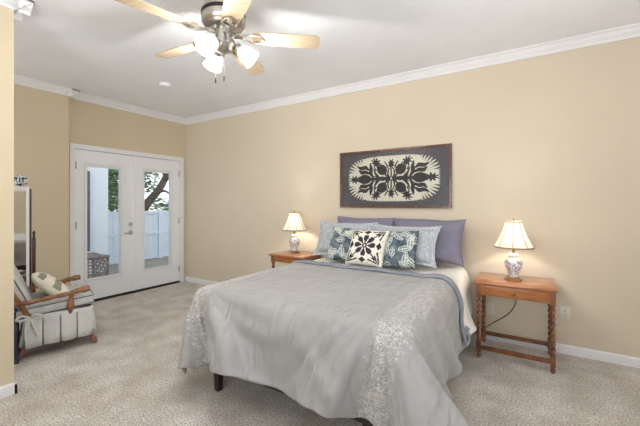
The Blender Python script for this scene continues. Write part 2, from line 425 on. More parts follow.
# ------------------------------------------------------------ outdoors behind the doors
struct('floor_patio', Box(-8.4, XL-.13, -.5, 9, -.2, -.1), M['patio'])
struct('floor_lawn', Box(-40, -8.4, -15, 45, -.22, -.12), M['grass'])
bm = bmesh.new(); box(bm, -8.2, -7.5, -.5, 3.62, -.1, 4)
for i in range(22): box(bm, -7.5, -7.492, -.5, 3.62, -.05+i*.18, .127+i*.18)
struct('wall_exterior', bm, M['siding'])
tag(finish('window_shutter', Box(-7.484, -7.45, 3.11, 3.26, .36, 1.97, .005), M['shutter'], None, False), 'slate grey shutter on the pale blue wall outside the left glass door', 'shutter')
fr = empty('vinyl_fence', (-8.15, 3.7, -.1), 'white vinyl privacy fence beyond the patio', 'fence')
for k in range(4):
    bm = bmesh.new(); y0 = k*1.5
    for j in range(10): box(bm, -.012, .012, y0+.06+j*.139, y0+.06+j*.139+.134, .05, 1.17, .002)
    finish('panel', bm, M['vinyl'], fr, False)
    finish('rail', Box(-.04, .04, y0+.05, y0+1.45, .64, .72, .004), M['vinyl'], fr, False)
    finish('rail', Box(-.04, .04, y0+.05, y0+1.45, 1.16, 1.23, .004), M['vinyl'], fr, False)
    finish('rail', Box(-.04, .04, y0+.05, y0+1.45, .02, .1, .004), M['vinyl'], fr, False)
for k in range(5):
    bm = box(bmesh.new(), -.055, .055, k*1.5-.055, k*1.5+.055, 0, 1.27, .004)
    finish('post', bm, M['vinyl'], fr, False)
# wicker bench on the patio
wb = empty('wicker_bench', (-6.3, 2.55, -.1), 'low grey woven wicker bench on the patio outside the left glass door', 'bench')
def lattice(bm, p0, du, dv, nu, nv, r=.007):
    p0, du, dv = Vector(p0), Vector(du), Vector(dv)
    nrm = du.cross(dv).normalized()
    for i in range(nu+1):
        a = p0+du*i/nu; tube(bm, [a+dv*t/12+nrm*.008*math.sin(PI*(t*nv/12+i)) for t in range(13)], r, 6)
    for j in range(nv+1):
        a = p0+dv*j/nv; tube(bm, [a+du*t/12 for t in range(13)], r, 6)
bm = bmesh.new(); lattice(bm, (-.25, -.35, .1), (0, .72, 0), (0, 0, .4), 9, 7); finish('woven_side', bm, M['wicker'], wb)
bm = bmesh.new(); lattice(bm, (.25, -.35, .1), (0, .72, 0), (0, 0, .4), 12, 8); finish('woven_side', bm, M['wicker'], wb)
bm = bmesh.new(); lattice(bm, (-.25, .37, .1), (.5, 0, 0), (0, 0, .4), 8, 7); finish('woven_side', bm, M['wicker'], wb)
bm = bmesh.new(); lattice(bm, (-.25, -.35, .52), (.5, 0, 0), (0, .72, 0), 16, 20, .011); finish('woven_seat', bm, M['wicker'], wb)
bm = bmesh.new(); tube(bm, [(-.26, -.36, .53), (.26, -.36, .53), (.26, .38, .53), (-.26, .38, .53)], .02, 10, closed=True); finish('rim', bm, M['wicker'], wb)
for sx in (-1, 1):
    for y in (-.35, .37):
        bm = bmesh.new(); tube(bm, [(sx*.25, y, 0), (sx*.25, y, .53)], .018, 10); finish('leg', bm, M['wicker'], wb)
# trees
def foliage(bm, clusters, n, size):
    for c, rad in clusters:
        c = Vector(c); k = int(n*rad**2)
        for _ in range(k):
            d = Vector((random.gauss(0, 1), random.gauss(0, 1), random.gauss(0, .8))); d.normalize()
            p = c+d*rad*random.random()**.5
            q = Matrix.Rotation(random.uniform(0, 2*PI), 3, 'Z') @ Matrix.Rotation(random.uniform(-1.3, 1.3), 3, 'X')
            s = size*random.uniform(.6, 1.3)
            vs = [bm.verts.new(p+q @ Vector(v)*s) for v in ((-.5, 0, 0), (0, -.26, .06), (.6, 0, 0), (0, .26, .06))]
            bm.faces.new(vs)
# origin of the leaning oak beyond the fence (local x runs towards +Y of the house, leaning that way)
oak = empty('oak_tree', (-10.78, 6.25, -.12), 'leaning dark trunk oak seen through the right glass door', 'tree', rz=R(32))
bm = bmesh.new()
tube(bm, smooth_path([(-.35, 0, 0), (-.1, 0, .8), (.15, 0, 1.4), (.55, .02, 1.9), (.85, .05, 2.5), (1.05, .1, 3.2), (1.3, 0, 4.2)], 5), [.16-.09*i/30 for i in range(31)], 12)
tube(bm, smooth_path([(.75, 0, 2.3), (.6, .1, 2.6), (.3, .2, 3.0), (.1, .2, 3.4)], 5), [.05-.03*i/15 for i in range(16)], 8)
tube(bm, smooth_path([(.7, 0, 2.2), (1.2, -.2, 2.5), (1.7, -.2, 3.0)], 5), [.07-.04*i/10 for i in range(11)], 10)
tube(bm, smooth_path([(.3, 0, 1.65), (.75, -.1, 1.85), (.95, -.1, 1.75)], 5), [.05-.02*i/10 for i in range(11)], 8)
finish('trunk', bm, M['bark'], oak)
bm = bmesh.new()
foliage(bm, [((.35, .3, 2.9), .5), ((.0, .4, 2.5), .4), ((.75, .6, 1.3), .4), ((1.1, .6, 1.5), .45), ((.3, .8, 1.35), .4), ((.95, .7, 2.0), .35), ((-.1, .5, 2.1), .4), ((-.6, 0, 3.3), .9), ((.3, .2, 3.4), .9), ((1.2, 0, 3.8), 1.0), ((1.9, 0, 3.2), .7), ((-1.2, 0, 2.6), .7), ((-1.5, .1, 3.6), 1.0), ((.2, 0, 4.4), 1.1)], 1200, .13)
tag(finish('foliage', bm, M['leaf'], oak, False), kind='stuff')
def bushy(loc, cl, label, m, n=1300, size=.14):
    t = empty('tree', loc, label, 'tree')
    top = max(c[0][2] for c in cl)
    bm = bmesh.new(); tube(bm, [(0, 0, 0), (.05, 0, top*.5), (0, .05, top)], [.12, .09, .03], 10); finish('trunk', bm, M['bark'], t)
    bm = bmesh.new(); foliage(bm, cl, n, size); tag(finish('foliage', bm, m, t, False), kind='stuff')
bushy((-10.2, 4.4, -.12), [((0, 0, 1.5), .8), ((.1, .2, 2.3), .8), ((-.1, -.6, 2.0), .7), ((0, -.2, 3.0), .9), ((.2, .7, 1.7), .7), ((0, .8, 2.6), .8), ((.3, 0, 1.9), .8)], 'dense green tree beyond the fence seen through the left glass door', M['leaf2'])
bushy((-16, 13.2, -.12), [((0, 0, 1.3), 1.0), ((0, -1.3, 1.2), 1.0), ((-.3, 1.2, 1.5), 1.2)], 'low pale green tree far behind the leaning oak', M['leaf2'], 500, .2)
bushy((-18, 8.6, -.12), [((0, 0, 1.3), 1.1), ((0, -1.2, 1.5), 1.1)], 'small round green tree far behind the white fence', M['leaf'], 500, .2)

# ------------------------------------------------------------ ceiling fan
FX, FY, FZ = -1.76, 1.59, 2.46
fan = empty('ceiling_fan', (FX, FY, H), 'five blade brushed nickel ceiling fan with three lit glass shades', 'ceiling fan')
bm = lathe(bmesh.new(), [(.0, 0), (.115, 0), (.12, -.02), (.12, -.045), (.095, -.06), (.095, -.09), (.135, -.1), (.145, -.12), (.145, -.19), (.13, -.215), (.10, -.23), (.07, -.24), (0, -.24)], 40)
finish('motor_housing', bm, M['nickel'], fan)
bm = lathe(bmesh.new(), [(.146, -.128), (.1475, -.132), (.1475, -.15), (.146, -.154)], 40, close=False); finish('housing_band', bm, M['dark_metal'], fan)
bm = lathe(bmesh.new(), [(0, -.24), (.055, -.24), (.055, -.30), (.075, -.31), (.08, -.34), (.06, -.375), (.03, -.39), (.012, -.40), (.012, -.415), (0, -.42)], 32)
finish('light_hub', bm, M['nickel'], fan)
zb = FZ-H
for k in range(5):
    a = R(39.4+72*k)
    pr = Matrix.Rotation(a, 4, 'Z') @ Matrix.Translation((0, 0, zb)) @ Matrix.Rotation(R(-11), 4, 'X')
    # blade outline along +x
    out = []
    N_ = 14
    for i in range(N_+1):
        t = i/N_; x = .20+t*.43; out.append((x, .052+.018*math.sin(t*PI*.6)))
    top = out+[(.648, .055), (.66, .03), (.663, 0)]
    poly = top+[(x, -y) for x, y in reversed(top[:-1])]
    poly = [(.19, 0)] + [(.195, .035)] + poly + [(.195, -.035)]
    bm = prism(bmesh.new(), poly, -.0035, .0035, pr); finish('blade', bm, M['blade'], fan, False)
    bm = bmesh.new()
    for s in (-1, 1):
        tube(bm, [pr @ p for p in smooth_path([(.09, s*.012, .02), (.14, s*.02, .0), (.19, s*.04, -.01), (.24, s*.034, -.01), (.275, 0, -.01)], 5)], .0075, 8)
    box(bm, .07, .135, -.02, .02, .0, .014, .003, pr)
    for px_, py_ in ((.22, .025), (.22, -.025), (.26, 0)):
        lathe(bm, [(0, -.016), (.007, -.014), (.007, -.004)], 10, pr @ Matrix.Translation((px_, py_, 0)))
    finish('blade_arm', bm, M['nickel'], fan)
for k, az in enumerate((282, 162, 42)):
    a = R(az); d = Vector((math.cos(a), math.sin(a), 0))
    tilt = R(52)
    ax = (d*math.sin(tilt)+Vector((0, 0, -math.cos(tilt)))).normalized()
    base = Vector((0, 0, -.335))+d*.075
    q = ax.to_track_quat('Z', 'Y').to_matrix().to_4x4()
    mt = Matrix.Translation(base) @ q
    bm = bmesh.new(); tube(bm, smooth_path([(d.x*.05, d.y*.05, -.32), base[:], (base+ax*.03)[:]], 5), .012, 10)
    lathe(bm, [(0, .012), (.026, .012), (.03, .02), (.03, .045), (.022, .05), (0, .05)], 20, mt)
    finish('lamp_holder', bm, M['nickel'], fan)
    prof = [(.028, .04), (.036, .05), (.05, .07), (.057, .095), (.058, .12), (.063, .14), (.068, .15)]
    prof2 = [(r-.003, z) for r, z in reversed(prof)]
    bm = lathe(bmesh.new(), prof+prof2, 32, mt, close=False)
    sh = finish('glass_shade', bm, M['frost'], fan)
    bc = base+ax*.095
    bm = bmesh.new(); lathe(bm, [(0, .05), (.012, .052), (.02, .075), (.028, .1), (.024, .12), (.012, .13), (0, .132)], 20, mt)
    finish('bulb', bm, M['bulb_cool'], sh)
    l = bpy.data.lights.new('fan_bulb_light', 'POINT'); l.energy = E_FAN; l.color = (1, .98, .97); l.shadow_soft_size = .03
    lo = bpy.data.objects.new('fan_bulb_light', l); lo.location = (base+ax*.165); lo.parent = fan; col.objects.link(lo)
for dx, dy, L_ in ((-.045, -.03, .20), (.015, -.01, .19)):
    bm = bmesh.new(); tube(bm, [(dx, dy, -.36), (dx, dy, -.36-L_)], .0012, 6); pc = finish('pull_chain', bm, M['nickel'], fan)
    bm = lathe(bmesh.new(), [(0, -.36-L_), (.004, -.365-L_), (.006, -.385-L_), (.004, -.40-L_), (0, -.402-L_)], 12, Matrix.Translation((dx, dy, 0)))
    finish('pull_knob', bm, M['dark_metal'], pc)
sd = empty('smoke_detector', (-3.655, 2.4, H), 'round white smoke detector on the ceiling', 'smoke detector')
finish('body', lathe(bmesh.new(), [(0, 0), (.068, 0), (.068, -.018), (.06, -.034), (.03, -.04), (0, -.04)], 32), M['trim'], sd)
finish('test_button', lathe(bmesh.new(), [(0, -.039), (.012, -.039), (.012, -.043), (0, -.044)], 16), M['white_plastic'], sd)

# ------------------------------------------------------------ bed
BX0, BX1, BY0, BY1, BZ = -2.045, -.515, 1.57, 3.60, .685
bcx = (BX0+BX1)/2
bed = empty('bed', (bcx, (BY0+BY1)/2, 0), 'queen size bed on a dark wooden platform frame', 'bed')
def loc_(x, y): return x-bcx, y-(BY0+BY1)/2
x0, y0 = loc_(BX0, BY0); x1, y1 = loc_(BX1, BY1)
finish('mattress', Box(x0+.01, x1-.01, y0+.01, y1, .29, BZ-.01, .04), M['mattress'], bed)
bm = bmesh.new()
box(bm, x0, x1, y0, y0+.03, .19, .285, .004); box(bm, x0, x0+.03, y0, y1, .19, .285, .004); box(bm, x1-.03, x1, y0, y1, .19, .285, .004); box(bm, x0, x1, y1-.03, y1, .19, .285, .004)
finish('side_rails', bm, M['bed_wood'], bed)
finish('slat_deck', Box(x0+.03, x1-.03, y0+.03, y1-.03, .255, .285), M['bed_wood'], bed)
for fx in (.19, 1.53-.19):
    for fy in (.03, 1.0, 1.94):
        bm = bmesh.new(); cx_, cy_ = x0+fx, y0+fy+.03
        r = bmesh.ops.create_cube(bm, size=1)
        for v in r['verts']:
            k = .056 if v.co.z > 0 else .038
            v.co = Vector((cx_+v.co.x*k, cy_+v.co.y*k, .10+v.co.z*.20))
        finish('leg', bm, M['bed_wood'], bed, False)

# cloth relaxed by position based dynamics over a rounded box
def drape(xa, xb, ya, yb, z0, s, bx, thick, steps, seed, rnd=.05, bend=.25, floor=.012, round_c=None, flare=(0, 0), its=14, mu=.6, hold=()):
    rg = np.random.RandomState(seed)
    nx = int(round((xb-xa)/s))+1; ny = int(round((yb-ya)/s))+1
    U, V = np.meshgrid(np.linspace(xa, xb, nx), np.linspace(ya, yb, ny), indexing='ij')
    if round_c:      # rounded corners at the foot end of the cloth
        fy = np.clip((ya+.5-V)/.5, 0, 1)**2; xm = (xa+xb)/2; fx = np.clip((np.abs(U-xm)-((xb-xa)/2-.5))/.5, 0, 1)**2
        rc = np.where(U < xm, round_c[0], round_c[1]); U, V = U-np.sign(U-xm)*fx*fy*rc, V+fx*fy*rc
    p = np.stack([U, V, np.full_like(U, z0)], -1)
    p[..., 2] += rg.randn(nx, ny)*.004
    rest = np.stack([U, V], -1)
    q = p.copy(); cons = []
    def add(di, dj, k):
        for par in (0, 1):
            I, J = np.meshgrid(np.arange(nx), np.arange(ny), indexing='ij')
            I2, J2 = I+di, J+dj
            ok = (I2 < nx) & (J2 < ny) & (J2 >= 0)
            key = (I//max(di, 1)) if di else (J//abs(dj))
            ok &= (key % 2 == par)
            i1, j1, i2, j2 = I[ok], J[ok], I2[ok], J2[ok]
            d = np.sqrt(((rest[i1, j1]-rest[i2, j2])**2).sum(-1))
            cons.append((i1, j1, i2, j2, d, k))
    add(1, 1, .5); add(1, -1, .5); add(3, 0, bend); add(0, 3, bend); add(6, 0, bend*.3); add(0, 6, bend*.3); add(1, 0, 1); add(0, 1, 1)
    c = np.array([(bx[0]+bx[1])/2, (bx[2]+bx[3])/2, (bx[4]+bx[5])/2]); hb = np.array([(bx[1]-bx[0])/2, (bx[3]-bx[2])/2, (bx[5]-bx[4])/2])
    pin = (rest[..., 0] > bx[0]+.12) & (rest[..., 0] < bx[1]-.12) & (rest[..., 1] > bx[2]+.12)
    for st in range(steps):
        v = (p-q)*.97; q = p.copy()
        p = p+v; p[..., 2] -= .0009
        for it in range(its):
            for (I, J, I2, J2, d, k) in cons:
                a = p[I, J]; b = p[I2, J2]; dl = b-a; L = np.sqrt((dl**2).sum(-1))+1e-9
                f = ((L-d)/L*.5*k)[:, None]*dl
                p[I, J] += f; p[I2, J2] -= f
            if it % 2 and it != its-1: continue
            lo = p-c
            sg = np.sign(lo)
            fl = np.where(sg[..., 0] < 0, flare[0], flare[1])*np.clip((bx[5]-p[..., 2])/.4, 0, 1)
            lo[..., 0] -= sg[..., 0]*np.minimum(fl, np.abs(lo[..., 0]))
            qq = np.abs(lo)-(hb-rnd); m = np.maximum(qq, 0); ln = np.sqrt((m**2).sum(-1)); ins = np.minimum(qq.max(-1), 0)
            dist = ln+ins-rnd
            hit = dist < thick
            n = m/np.maximum(ln, 1e-6)[..., None]
            deep = ln < 1e-6
            nn = np.eye(3)[qq.argmax(-1)]
            n = np.where(deep[..., None], nn, n)*sg
            p = np.where(hit[..., None], p+n*(thick-dist)[..., None], p)
            if it == its-1:
                mv = p-q; tn = mv-(mv*n).sum(-1)[..., None]*n
                p = np.where(hit[..., None], p-tn*mu, p)
            p[..., 2] = np.maximum(p[..., 2], floor)
            p[pin, :2] = rest[pin]
            for (i, j, t) in hold: p[i, j] += (np.array(t)-p[i, j])*min(1, st/60)
    return p, rest
def grid_mesh(name, p, rest, m, parent=None, thick=.02, cu=0, sub=1):
    nx, ny, _ = p.shape
    me = bpy.data.meshes.new(name)
    idx = lambda i, j: i*ny+j
    faces = [(idx(i, j), idx(i+1, j), idx(i+1, j+1), idx(i, j+1)) for i in range(nx-1) for j in range(ny-1)]
    me.from_pydata([tuple(v) for v in p.reshape(-1, 3)], [], faces)
    uv = me.uv_layers.new(name='UVMap'); rr = rest.reshape(-1, 2)
    for lp in me.loops:
        u = rr[lp.vertex_index]; uv.data[lp.index].uv = (u[0]-cu, u[1])
    me.materials.append(m); me.polygons.foreach_set('use_smooth', [True]*len(me.polygons))
    o = bpy.data.objects.new(name, me); col.objects.link(o)
    if parent: o.parent = parent
    sl = o.modifiers.new('solid', 'SOLIDIFY'); sl.thickness = thick; sl.offset = 1
    if sub: mod_subsurf(o, sub)
    return o
bbox = (BX0, BX1, BY0, BY1+.3, -.3, BZ)
YH = 2.86
OV = .43
P, rest = drape(BX0-.38, BX1+.48, BY0-OV, YH, BZ+.045, .036, bbox, .02, 170, 3, rnd=.07, bend=.06, floor=.05, round_c=(.17, .04), flare=(0, .06), hold=((0, 0, (-2.03, 1.49, .13)), (8, 0, (-1.90, 1.47, .20)), (-1, 0, (-.26, 1.44, .12)), (-1, 10, (-.25, 1.60, .25)), (-1, 14, (-.285, 1.74, .25)), (-1, 23, (-.38, 2.02, .20)), (-1, -1, (-.385, 2.78, .32))))
# soft folds running down the hanging foot panel and the sides
def add_folds(P, rest):
    nx, ny, _ = P.shape
    du = np.gradient(P, axis=0); dv = np.gradient(P, axis=1); n = np.cross(du, dv); n /= np.linalg.norm(n, axis=-1)[..., None]+1e-9
    for i in range(nx):
        for j in range(ny):
            u, v = rest[i, j]; drop = min(1, max(0, (BZ+.02-P[i, j, 2])/.22))
            uu = u-bcx; w = v-BY0
            # ridges fanning out from the two foot corners and the middle of the foot edge
            def ridge(cu_, cv_, k, ph):
                th = math.atan2(u-cu_, cv_-v+.02); rr = math.hypot(u-cu_, v-cv_)
                x = abs(((th*k+ph+.5*noise.noise(Vector((u*2, v*2, ph)))) % 1)-.5)*2
                return (math.exp(-(x*3.4)**2)-.3*math.exp(-((x-.55)*4)**2))*min(1, rr/.2)*math.exp(-(rr/.95)**2)
            f = ridge(bcx+.66, BY0+.12, 2.1, .2)+.9*ridge(bcx-.70, BY0+.08, 2.3, .55)
            c = noise.noise(Vector((u*1.8, v*5.5, 4.1)))
            a = .4-abs(noise.noise(Vector((u*3.2+w*3.4, w*.8, 1.3))))*2.2
            foot = max(0, min(1, (BY0+.10-v)/.30))
            P[i, j] += n[i, j]*(.030*f*foot+drop*.014*a+(1-drop)*.007*c)
    return P
def refine(A, k):
    """smooth upsampling of the relaxed grid so that creases can be finer than the simulation"""
    def up(B):
        n = B.shape[0]; t = np.linspace(0, n-1, (n-1)*k+1); i = np.clip(t.astype(int), 0, n-2); f = (t-i)[:, None, None]
        p0, p1, p2, p3 = B[np.clip(i-1, 0, n-1)], B[i], B[i+1], B[np.clip(i+2, 0, n-1)]
        return .5*(2*p1+(p2-p0)*f+(2*p0-5*p1+4*p2-p3)*f*f+(3*p1-p0-3*p2+p3)*f**3)
    return up(up(A).transpose(1, 0, 2)).transpose(1, 0, 2)
P0 = P
P = refine(P, 3); rest = refine(rest, 3)
P = add_folds(P, rest)
cf = grid_mesh('comforter', P, rest, M['comforter'], thick=.018, cu=bcx, sub=0)
tag(cf, 'grey comforter with white embroidered bands draped over the bed', 'comforter')
# turned-back cuff at the head end of the comforter
def cuff(P, rows, lift):
    nx, ny, _ = P.shape
    du = np.gradient(P, axis=0); dv = np.gradient(P, axis=1); n = np.cross(du, dv); n /= np.linalg.norm(n, axis=-1)[..., None]+1e-9
    bm = bmesh.new(); rings = []
    for i in range(nx):
        wob = .012*math.sin(i*.9)+.01*math.sin(i*.37+1)
        ex = dv[i, -1]/np.linalg.norm(dv[i, -1])
        loop = []
        k = rows+int(round(math.sin(i*.23)*1.0))
        for j in range(rows+1):
            jj = ny-1-(rows-j); t = j/rows
            loop.append(P[i, jj]+n[i, jj]*(.022+lift*math.sin(PI*min(1, t*1.0+.18))+wob*.4))
        loop.append(P[i, -1]+ex*(.03+wob)+n[i, -1]*.018)
        loop.append(P[i, -1]+ex*(.02+wob)+n[i, -1]*.004)
        loop.append(P[i, ny-1-rows]+n[i, ny-1-rows]*.012)
        rings.append([bm.verts.new(v) for v in loop])
    m_ = len(rings[0])
    for a, b in zip(rings, rings[1:]):
        for k in range(m_): bm.faces.new((a[k], a[(k+1) % m_], b[(k+1) % m_], b[k]))
    bm.faces.new(rings[0]); bm.faces.new(rings[-1][::-1])
    return bm
ck = finish('turned_back_cuff', cuff(P0, 4, .026), M['cuff'], cf); mod_subsurf(ck, 1)
ck['label'] = 'blue-grey lining turned back'
P2, rest2 = drape(BX0-.38, BX1+.42, 2.70, 3.57, BZ+.02, .034, bbox, .006, 160, 11, rnd=.05, bend=.08, floor=.03, flare=(0, .05), hold=((-1, 9, (-.345, 3.0, .29)),))
sh = grid_mesh('bed_sheet', P2, rest2, M['sheet'], thick=.004, cu=bcx)
tag(sh, 'white bed sheet showing between the comforter and the pillows', 'sheet')

# ------------------------------------------------------------ pillows
def pillow_mesh(w, h, t, n=36, seed=0, flange=0, pat=None, sag=.0, corner=.07):
    """cushion in its own xz plane (x width, z height), thickness along y; returns bm with material indices from pat(u,v) on the front"""
    rg = random.Random(seed); ox, oy = rg.uniform(0, 50), rg.uniform(0, 50)
    bm = bmesh.new(); uvl = bm.loops.layers.uv.new('UVMap')
    W = w/2-flange; Hh = h/2-flange
    def pt(u, v, s):
        pin = 1-corner*(1-v*v)*abs(u)**3; pinv = 1-corner*(1-u*u)*abs(v)**3
        x = u*w/2*pin; z = v*h/2*pinv
        fu = max(0, 1-abs(u*w/2/W)**3.2) if W < w/2 or True else 0; fv = max(0, 1-abs(v*h/2/Hh)**3.2)
        th = t/2*(fu*fv)**.42
        th *= 1+.12*noise.noise(Vector((u*1.8+ox, v*1.8+oy, s)))-sag*v
        th += .0025
        if t > .1: th += .006*noise.noise(Vector((u*5+ox, v*5+oy, s*3)))*(fu*fv)**.4
        return Vector((x, s*th, z+.012*noise.noise(Vector((u*1.4+ox, 3, v*1.2)))))
    F = {}; 
    for s in (-1, 1):
        for i in range(n+1):
            for j in range(n+1):
                u = 2*i/n-1; v = 2*j/n-1
                u = math.sin(u*PI/2)*.35+u*.65; v = math.sin(v*PI/2)*.35+v*.65
                F[(s, i, j)] = (bm.verts.new(pt(u, v, s)), u, v)
    for s in (-1, 1):
        for i in range(n):
            for j in range(n):
                q = [F[(s, i, j)], F[(s, i+1, j)], F[(s, i+1, j+1)], F[(s, i, j+1)]]
                f = bm.faces.new([a[0] for a in q])
                for lp, a in zip(f.loops, q): lp[uvl].uv = (a[1]*.5+.5, a[2]*.5+.5)
                if pat:
                    uu = sum(a[1] for a in q)/4; vv = sum(a[2] for a in q)/4
                    f.material_index = pat(uu, vv) if s == -1 else pat(.97, 0)
    edge = [(i, 0) for i in range(n)]+[(n, j) for j in range(n)]+[(i, n) for i in range(n, 0, -1)]+[(0, j) for j in range(n, 0, -1)]
    for a, b in zip(edge, edge[1:]+edge[:1]):
        bm.faces.new((F[(-1, *a)][0], F[(-1, *b)][0], F[(1, *b)][0], F[(1, *a)][0]))
    return bm
def place_pillow(name, bm, m, x, y, zc, lean, rz, label, cat, group=None, ry=0):
    o = finish(name, bm, m, None, True, angle=60)
    o.location = (x, y, zc); o.rotation_euler = (R(-lean), R(ry), R(rz))
    return tag(o, label, cat, group)
ZS = BZ+.012
g1 = 'slate lavender sleeping pillows against the wall'; g2 = 'pale blue shams'; g3 = 'throw cushions in front of the shams'
place_pillow('pillow', pillow_mesh(.70, .44, .17, 36, 1, .012, sag=.25), M['lavender'], -1.57, 3.46, ZS+.255, 12, 2, 'slate lavender pillow against the wall on the left side of the bed', 'pillow', g1)
place_pillow('pillow', pillow_mesh(.74, .45, .17, 36, 2, .012, sag=.25), M['lavender'], -.87, 3.45, ZS+.25, 12, -3, 'slate lavender pillow against the wall, nearest the right table lamp', 'pillow', g1)
place_pillow('pillow_sham', pillow_mesh(.72, .42, .15, 36, 3, .04, sag=.2, corner=.11), M['sham'], -1.71, 3.27, ZS+.228, 24, 4, 'pale blue sham behind the left floral cushion', 'pillow', g2)
place_pillow('pillow_sham', pillow_mesh(.72, .41, .15, 36, 4, .04, sag=.2, corner=.11), M['sham'], -1.05, 3.24, ZS+.22, 24, -3, 'pale blue sham behind the right floral cushion', 'pillow', g2)
def seg(px, py, ax, ay, bx_, by_):
    dx, dy = bx_-ax, by_-ay; t = max(0, min(1, ((px-ax)*dx+(py-ay)*dy)/(dx*dx+dy*dy))); return math.hypot(px-ax-t*dx, py-ay-t*dy), t
rl = random.Random(5)
leaves = [(rl.uniform(-1, 1), rl.uniform(-1, 1), rl.uniform(0, PI), rl.uniform(.3, .5)) for _ in range(20)]
def floral(off):
    def f(u, v):
        if off: u, v = v, -u
        for (a, b, th, L_) in leaves:
            c, s = math.cos(th), math.sin(th); x = (u-a)*c+(v-b)*s; y = -(u-a)*s+(v-b)*c
            if abs(x) < L_:
                wdt = .17*math.cos(x/L_*PI/2)
                if abs(y) < wdt*.18 or wdt*.72 < abs(y) < wdt or (abs(y) < wdt and math.sin((x+abs(y))*42) > .75): return 1
        return 0
    return f
def medallion(u, v):
    m = max(abs(u), abs(v))
    if m > .90: return 1
    r = math.hypot(u, v); th = math.atan2(v, u)
    if r < .055: return 1
    w4 = abs(math.cos(4*th))
    if .07 < r < .56 and w4 > .22+.75*abs(r-.36)/.30: return 0
    if r < .13: return 0
    # slim stems on the diagonals
    if r > .4 and abs(abs(u)-abs(v)) < .045: return 0
    cu_, cv_ = .98-abs(u), .98-abs(v); cr = math.hypot(cu_, cv_); ct = math.atan2(cv_, cu_)
    if cr < .44: return 0 if math.sin(ct*18) > -.65 or cr < .2 else 1
    lim = .56+.22*abs(math.cos(2*ct))
    if cr < lim: return 0 if math.sin(ct*22) > .0 else 1
    # side fronds
    a_, b_ = abs(u), abs(v)
    lo_, hi_ = min(a_, b_), max(a_, b_)
    if hi_ > .62 and lo_ < .20*(1-abs(hi_-.76)/.14): return 0
    return 1
Tm = [M['teal'], M['pale_leaf']]
place_pillow('throw_cushion', pillow_mesh(.37, .37, .12, 90, 6, 0, floral(0)), Tm, -1.61, 3.11, ZS+.195, 24, 6, 'grey-teal leaf print cushion left of the dark medallion cushion', 'cushion', g3, ry=3)
place_pillow('throw_cushion', pillow_mesh(.37, .37, .12, 90, 8, 0, floral(1)), Tm, -1.04, 3.09, ZS+.19, 24, -6, 'grey-teal leaf print cushion right of the dark medallion cushion', 'cushion', g3, ry=-3)
place_pillow('throw_cushion', pillow_mesh(.39, .38, .13, 110, 9, 0, medallion), [M['navy'], M['cream']], -1.325, 3.01, ZS+.19, 30, -2, 'cream cushion with dark eight-petal medallion in the middle of the bed', 'cushion', g3)

# ------------------------------------------------------------ tables and lamps
def twist_leg(bm, x, y, z0, z1, r=.0145):
    n = 24; st = 90; rings = []
    for i in range(st+1):
        z = z0+(z1-z0)*i/st; ph = (z-z0)/.05*2*PI/2
        ring = []
        for k in range(n):
            a = 2*PI*k/n; rr = r*(1+.30*math.cos(2*(a-ph)))
            ring.append(bm.verts.new((x+rr*math.cos(a), y+rr*math.sin(a), z)))
        rings.append(ring)
    for a, b in zip(rings, rings[1:]):
        for k in range(n): bm.faces.new((a[k], a[(k+1) % n], b[(k+1) % n], b[k]))
    bm.faces.new(rings[0]); bm.faces.new(rings[-1])
tb = empty('side_table', (-.09, 3.36, 0), 'honey oak side table with barley twist legs right of the bed', 'table')
ZT = .655
bm = bmesh.new(); box(bm, -.297, .292, -.24, .235, ZT-.02, ZT, .006); finish('tabletop', bm, M['table_wood'], tb)
bm = bmesh.new()
box(bm, -.25, .25, -.215, -.197, ZT-.115, ZT-.02); box(bm, -.25, .25, .177, .195, ZT-.115, ZT-.02); box(bm, -.277, -.259, -.19, .17, ZT-.115, ZT-.02); box(bm, .259, .277, -.19, .17, ZT-.115, ZT-.02)
finish('apron', bm, M['table_wood'], tb, False)
bm = Box(-.225, .225, -.224, -.212, ZT-.104, ZT-.03, .003); dr = finish('drawer', bm, M['table_wood'], tb)
bm = lathe(bmesh.new(), [(0, 0), (.006, 0), (.006, .01), (.013, .016), (.013, .022), (.006, .028), (0, .029)], 16, Matrix.Translation((0, -.224, ZT-.067)) @ Matrix.Rotation(R(90), 4, 'X'))
finish('knob', bm, M['brass'], dr)
for sx in (-1, 1):
    for y in (-.2, .18):
        bm = bmesh.new(); x = sx*.262
        box(bm, x-.018, x+.018, y-.018, y+.018, ZT-.135, ZT-.02, .002)
        box(bm, x-.018, x+.018, y-.018, y+.018, .05, .135, .002)
        lathe(bm, [(.012, 0), (.016, .008), (.018, .024), (.012, .038), (.016, .046), (.016, .052)], 20, Matrix.Translation((x, y, 0)))
        twist_leg(bm, x, y, .133, ZT-.133)
        finish('leg', bm, M['table_leg'], tb)
for y in (-.2, .18):
    finish('stretcher', Box(-.245, .245, y-.009, y+.009, .07, .106, .003), M['table_leg'], tb)
for sx in (-1, 1):
    finish('stretcher', Box(sx*.262-.009, sx*.262+.009, -.182, .162, .07, .106, .003), M['table_leg'], tb)
